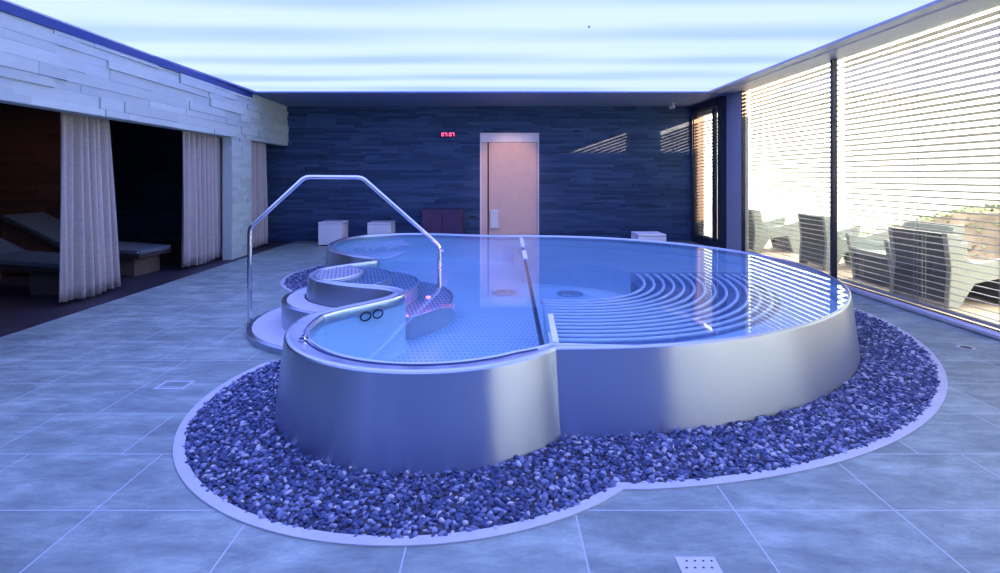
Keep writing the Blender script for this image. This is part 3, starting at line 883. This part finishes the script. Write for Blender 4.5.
# ------------------------------------------------------------------ curtains
def curtain(label, y0, y1, y1b, ztop, pleats, seed):
    rg = random.Random(seed); n = pleats * 10; nz = 14
    o = thing('curtain', label, 'curtain', (-4.65, y0, 0), 0, 'grey curtains in the alcove openings')
    ph = [rg.uniform(-1.3, 1.3) for _ in range(pleats + 1)]; am = [rg.uniform(.35, 1.25) for _ in range(pleats + 1)]
    mb = MB()
    for k in range(nz + 1):
        t = k / nz; z = ztop + (0.035 - ztop) * t
        L = (y1 - y0) * (1 - t) + (y1b - y0) * t
        for i in range(n + 1):
            u = i / n; pi_ = u * pleats; q = int(min(pleats - 1, pi_)); fr = pi_ - q
            A_ = (am[q] * (1 - fr) + am[q + 1] * fr) * (0.050 + 0.020 * t)
            dph = (ph[q] * (1 - fr) + ph[q + 1] * fr) * (0.4 + t)
            x = A_ * math.sin(2 * PI * pi_ + dph)
            x += 0.008 * math.sin(4 * PI * pi_ + 3 * t)
            mb.v.append((x, u * L + .01 * math.cos(2 * PI * pi_ + dph) * t, z + .012 * math.sin(7 * u + seed) * t))
    for k in range(nz):
        for i in range(n):
            a_ = k * (n + 1) + i; mb.f.append((a_, a_ + 1, a_ + n + 2, a_ + n + 1))
    c = mb.build('fabric', M['curtain'], o, smooth=True)
    md = c.modifiers.new('thick', 'SOLIDIFY'); md.thickness = .004
    # hem and heading tape
    hv = MB()
    rows = [0, 1]
    MB().tube([(0, -.05, ztop + .01), (0, (y1 - y0) + .05, ztop + .01)], .012, 8).build('track', M['dark_frame'], o, smooth=True)
    return o
curtain('grey curtain hanging in front of the wooden loungers', 5.83, 6.52, 6.66, 2.16, 7, 1)
curtain('wide grey curtain drawn against the stone pier', 8.05, 9.34, 9.40, 2.16, 10, 2)
curtain('narrow brownish curtain between stone pier and slate wall', 10.12, 11.0, 11.02, 2.16, 6, 3)

# ------------------------------------------------------------------ loungers in the alcove
def lounger(label, x, y, rz):
    o = thing('daybed_lounger', label, 'lounger', (x, y, 0), rz, 'loungers in the alcove')
    # local: foot at x=0, body toward -x, width along +y (0..0.68)
    W = .68
    MB().extrude_y([(0, .31), (-1.15, .385), (-1.15, .335), (0, .26)], 0, W).build('frame', M['lounger_frame'], o, bevel=.006)
    MB().extrude_y([(0.0, .37), (-1.13, .445), (-1.13, .388), (0, .313)], .02, W - .02).build('mattress', M['mattress'], o, bevel=.012)
    b = MB().extrude_y([(-1.12, .45), (-2.02, .86), (-2.04, .82), (-1.14, .39)], .02, W - .02).build('back_cushion', M['mattress'], o, bevel=.012)
    MB().extrude_y([(-1.13, .385), (-2.05, .815), (-2.07, .775), (-1.15, .335)], 0, W).build('back_frame', M['lounger_frame'], o, bevel=.006)
    MB().extrude_y([(-1.17, .33), (-2.04, .77), (-2.04, .04), (-1.45, .04), (-1.45, .2)], .03, W - .03).build('back_support', M['lounger_side'], o)
    MB().box(-.50, -.13, .08, W - .08, 0.0, .275).build('pedestal', M['pedestal'], o, bevel=.006)
    q = MB()
    q.tube([(-.012, .0, .35), (-.012, -.012, .35)], .012, 10); q.build('end_button', M['kerb'], o)
    return o
lounger('dark wooden lounger with its foot hidden by the first curtain', -5.0, 6.3, R(-4))
lounger('dark wooden lounger seen between the two large curtains', -4.9, 7.48, R(-4))

# ------------------------------------------------------------------ door
def door():
    mb = MB()
    y = BACK + 0.02
    mb.box(-.345, -.315, y - .03, y + .12, 0, 2.33); mb.box(.896, .926, y - .03, y + .12, 0, 2.33); mb.box(-.315, .896, y - .03, y + .12, 2.30, 2.33)
    d = struct(mb.build('door_1', M['door_pale'], bevel=.003), 'beige door with pale overpanel in the slate wall', 'door')
    MB().box(-.315, .896, y + .01, y + .06, 2.135, 2.30).build('over_panel', M['door_pale'], d)
    MB().box(-.315, -.185, y + .01, y + .06, 0, 2.125).build('side_panel', M['door'], d)
    MB().box(-.155, .89, y + .015, y + .06, 0.01, 2.125).build('leaf', M['door'], d, bevel=.003)
    MB().box(-.315, .896, y + .062, y + .1, 0, 2.3).build('door_backing', M['black'], d)
    h = MB()
    h.extrude_y([(-.125, .27), (.08, .27), (.05, .39), (.045, .61), (.06, .67), (-.125, .67)], y - .03, y + .012)
    h.build('white_object', M['white'], d, bevel=.01)  # unidentified white object low in front of the leaf
    return d
door()

# ------------------------------------------------------------------ furniture along the slate wall
def cube_stool(label, x0, x1, y0, y1, h):
    o = thing('cube_stool', label, 'stool', ((x0 + x1) / 2, (y0 + y1) / 2, 0), 0, 'white cube stools')
    w_, d_ = (x1 - x0) / 2, (y1 - y0) / 2
    MB().box(-w_, w_, -d_, d_, .02, h - .045).build('body', M['white'], o, bevel=.012)
    MB().box(-w_, w_, -d_, d_, h - .04, h).build('seat_pad', M['white'], o, bevel=.012)
    MB().box(-w_ + .03, w_ - .03, -d_ + .03, d_ - .03, 0, .025).build('plinth', M['black'], o)
    return o
cube_stool('white cube stool standing alone beside the alcove, nearest the curtain', -3.56, -3.08, 10.9, 11.38, .48)
cube_stool('white cube stool between the other stool and the plum cabinet', -2.60, -2.12, 11.0, 11.48, .46)
cube_stool('low white cube stool behind the pool under the sunlit stripes', 2.34, 2.81, 8.98, 9.45, .44)
cb = thing('low_cabinet', 'low dark plum cabinet standing against the slate wall by the door', 'cabinet', (-1.12, 11.5, 0))
MB().box(-.42, .42, -.2, .2, .06, .66).build('body', M['purple'], cb, bevel=.006)
MB().box(-.43, .43, -.21, .2, .66, .70).build('top', M['purple'], cb, bevel=.006)
MB().box(-.40, -.005, -.215, -.2, .08, .64).build('door', M['purple'], cb, bevel=.003)
MB().box(.005, .40, -.215, -.2, .08, .64).build('door', M['purple'], cb, bevel=.003)
MB().box(-.40, .40, -.17, .18, 0, .06).build('plinth', M['black'], cb)

# red digital clock
SEG = {'0': 'abcdef', '1': 'bc', '2': 'abged', '3': 'abgcd', '4': 'fgbc', '5': 'afgcd', '6': 'afgedc', '7': 'abc', '8': 'abcdefg', '9': 'abcdfg'}
ck = thing('digital_clock', 'small black wall clock with glowing red digits', 'clock', (-1.03, BACK - .035, 2.29))
MB().box(-.165, .165, -.03, .03, -.06, .06).build('housing', M['black'], ck, bevel=.006)
mb = MB()
def digit(ch, x):
    w_, h_, t_ = .045, .075, .011
    segs = dict(a=(0, w_, h_ - t_, h_), d=(0, w_, 0, t_), g=(0, w_, h_ / 2 - t_ / 2, h_ / 2 + t_ / 2), f=(0, t_, h_ / 2, h_), b=(w_ - t_, w_, h_ / 2, h_), e=(0, t_, 0, h_ / 2), c=(w_ - t_, w_, 0, h_ / 2))
    mb = MB()
    for s in SEG[ch]:
        a, b, c, d = segs[s]; mb.box(x + a, x + b, -.033, -.03, c - .0375, d - .0375)
    mb.build('digit', M['led'], ck)
for ch, x in zip('0707', (-.135, -.075, .03, .09)): digit(ch, x)
for z in (.012, -.026): MB().box(-.007, .007, -.033, -.03, z, z + .014).build('colon_dot', M['led'], ck)

# ceiling fittings
sd = thing('ceiling_camera', 'small white fitting on the soffit near the corner window', 'ceiling fitting', (3.62, 11.2, CZ))
MB().disc((0, 0), .05, -.012, 0, 24).build('mount', M['white'], sd)
q = MB(); q.tube([(0, 0, -.01), (0, -.0, -.05)], .016, 12); q.build('arm', M['white'], sd, smooth=True, auto=50)
q = MB(); q.tube([(-.03, .03, -.085), (.02, -.05, -.075)], .04, 16); q.build('head', M['white'], sd, smooth=True, auto=50)
sk = thing('ceiling_sprinkler', 'tiny dark sprinkler head under the luminous ceiling', 'sprinkler', (0.95, 5.56, CZ + .03))
MB().disc((0, 0), .014, -.008, 0, 18).build('rosette', M['sill'], sk)
MB().tube([(0, 0, -.006), (0, 0, -.022)], .006, 8).build('nozzle', M['dark_frame'], sk)

# ------------------------------------------------------------------ outdoors
struct(MB().box(RX + .16, 9.6, -6.0, 26, -.12, -0.01).build('deck', M['deck']), 'warm stone terrace outside the blinds', 'terrace')
struct(MB().box(9.6, 40, -12, 60, -.12, -0.02).build('ground', M['soil']), 'ground beyond the terrace', 'ground')
# planted bank
mb = MB()
bx0, bx1 = 7.0, 9.6
prof = [(3.0, 1.75), (8.65, 1.15), (10.2, .55), (11.6, .02)]
nn = len(prof)
for y, h in prof: mb.v += [(bx0, y, 0.0), (bx0 + .25, y, h * .7), (bx1, y, h), (bx1, y, -.02)]
for i in range(nn - 1):
    for k in range(4): mb.f.append((i * 4 + k, i * 4 + (k + 1) % 4, (i + 1) * 4 + (k + 1) % 4, (i + 1) * 4 + k))
mb.f += [(0, 1, 2, 3), tuple((nn - 1) * 4 + k for k in (3, 2, 1, 0))]
struct(mb.build('terrain_bank', M['soil']), 'sloping planted bank beyond the terrace', 'bank')
mb = MB(); rg = random.Random(11)
def bank_h(y):
    for (a, ha), (b, hb) in zip(prof, prof[1:]):
        if a <= y <= b: return ha + (hb - ha) * (y - a) / (b - a)
    return 0
for i in range(5200):
    y = rg.uniform(3.2, 11.2); x = rg.uniform(bx0 + .02, bx1 - .02); h = bank_h(y)
    t = (x - bx0) / (bx1 - bx0)
    z = h * (.7 * min(1, t / .11)) if t < .11 else h * (.7 + .3 * (t - .11) / .89)
    if math.sin(x * 3.1 + y * 1.7) * math.sin(y * 2.3 - x) < -.25: continue
    z += rg.uniform(0.01, .10); s = rg.uniform(.025, .06)
    a = rg.uniform(0, 2 * PI); tl = rg.uniform(-.9, .9)
    d = Vector((math.cos(a), math.sin(a), math.sin(tl))) * s; e = Vector((-math.sin(a), math.cos(a), rg.uniform(-.6, .6))) * s * .5
    p = Vector((x, y, z))
    mb.add([p - d, p + e - Vector((0, 0, .004)), p + d, p - e - Vector((0, 0, .004)), p + Vector((0, 0, .006))], [(0, 1, 4), (1, 2, 4), (2, 3, 4), (3, 0, 4)])
gc = mb.build('ground_cover_leaves', M['leaf']); tag(gc, 'low green ground cover growing on the bank', 'ground cover', None, 'stuff')
struct(MB().box(9.75, 9.95, -4, 26, -.05, 2.3).build('wall_garden', M['render']), 'white garden wall beyond the terrace', 'garden wall')
struct(MB().box(7.4, 16.7, -7.0, -6.0, -.1, 6.26).build('sun_blocker', M['render']), 'unseen block added to keep the sun out of the room', 'sun block')  # out of view, added and sized to block most of the sun

def armchair(label, x, y, rz, s=1.0):
    """faceted garden armchair, back at local x=0, seat toward +x, width along +y"""
    o = thing('garden_armchair', label, 'armchair', (x, y, -.01), rz, 'faceted garden armchairs on the terrace')
    o.scale = (s, s, s)
    W = .82; T = .07
    side = [(.0, .0), (.12, .0), (.30, .26), (.62, .32), (.72, .0), (.84, .0), (.95, .62), (.60, .52), (.28, .47), (.17, .58), (.13, .78), (-.02, .80), (.03, .42)]
    MB().extrude_y(side, 0, T).build('side_panel', M['chair'], o, bevel=.012)
    MB().extrude_y(side, W - T, W).build('side_panel', M['chair'], o, bevel=.012)
    MB().extrude_y([(-.02, .79), (.03, .42), (.0, .05), (.06, .05), (.10, .42), (.06, .79)], T + .002, W - T - .002).build('backrest', M['chair_shaded'], o)
    MB().extrude_y([(.065, .78), (.105, .42), (.065, .34), (.12, .34), (.17, .44), (.12, .78)], T + .002, W - T - .002).build('back_cushion', M['chair'], o)
    MB().extrude_y([(.11, .30), (.88, .36), (.90, .42), (.11, .36)], T + .002, W - T - .002).build('seat', M['chair'], o, bevel=.01)
    MB().extrude_y([(.72, .02), (.83, .02), (.87, .35), (.70, .33)], T + .002, W - T - .002).build('front_panel', M['chair_shaded'], o)
    return o
armchair('garden armchair with dark square back nearest the glass, before the planted bank', 4.80, 5.78, R(3))
armchair('garden armchair with dark back standing beyond the dark mullion', 4.90, 8.12, R(-4))
armchair('garden armchair seen side-on at the far end of the terrace', 4.70, 9.95, R(-2))
armchair('garden armchair turned round, its dark front toward the glass, between the two dark backs', 5.80, 7.58, R(180))

# warm spot added to brighten the door, dim warm fill added in the alcove
def area(name, loc, size, energy, col, rot=(0, 0, 0), sy=None):
    d = bpy.data.lights.new(name, 'AREA'); d.energy = energy; d.color = col; d.size = size
    if sy: d.shape = 'RECTANGLE'; d.size_y = sy
    o = bpy.data.objects.new(name, d); o.location = loc; o.rotation_euler = rot; COL.objects.link(o); return o

sd_ = bpy.data.lights.new('door_fill', 'SPOT'); sd_.energy = 70; sd_.color = (1.0, 0.60, 0.45); sd_.spot_size = R(62); sd_.spot_blend = 0.7; sd_.shadow_soft_size = .02
so_ = bpy.data.objects.new('door_fill', sd_); so_.location = (0.29, 10.55, 2.89); COL.objects.link(so_)
so_.rotation_euler = (Vector((0.29, BACK, 1.35)) - so_.location).to_track_quat('-Z', 'Y').to_euler()
area('alcove_fill', (-7.6, 7.6, 2.58), .3, 2.5, (1.0, 0.5, 0.32))  # unseen fill added to lift the dark brown wall
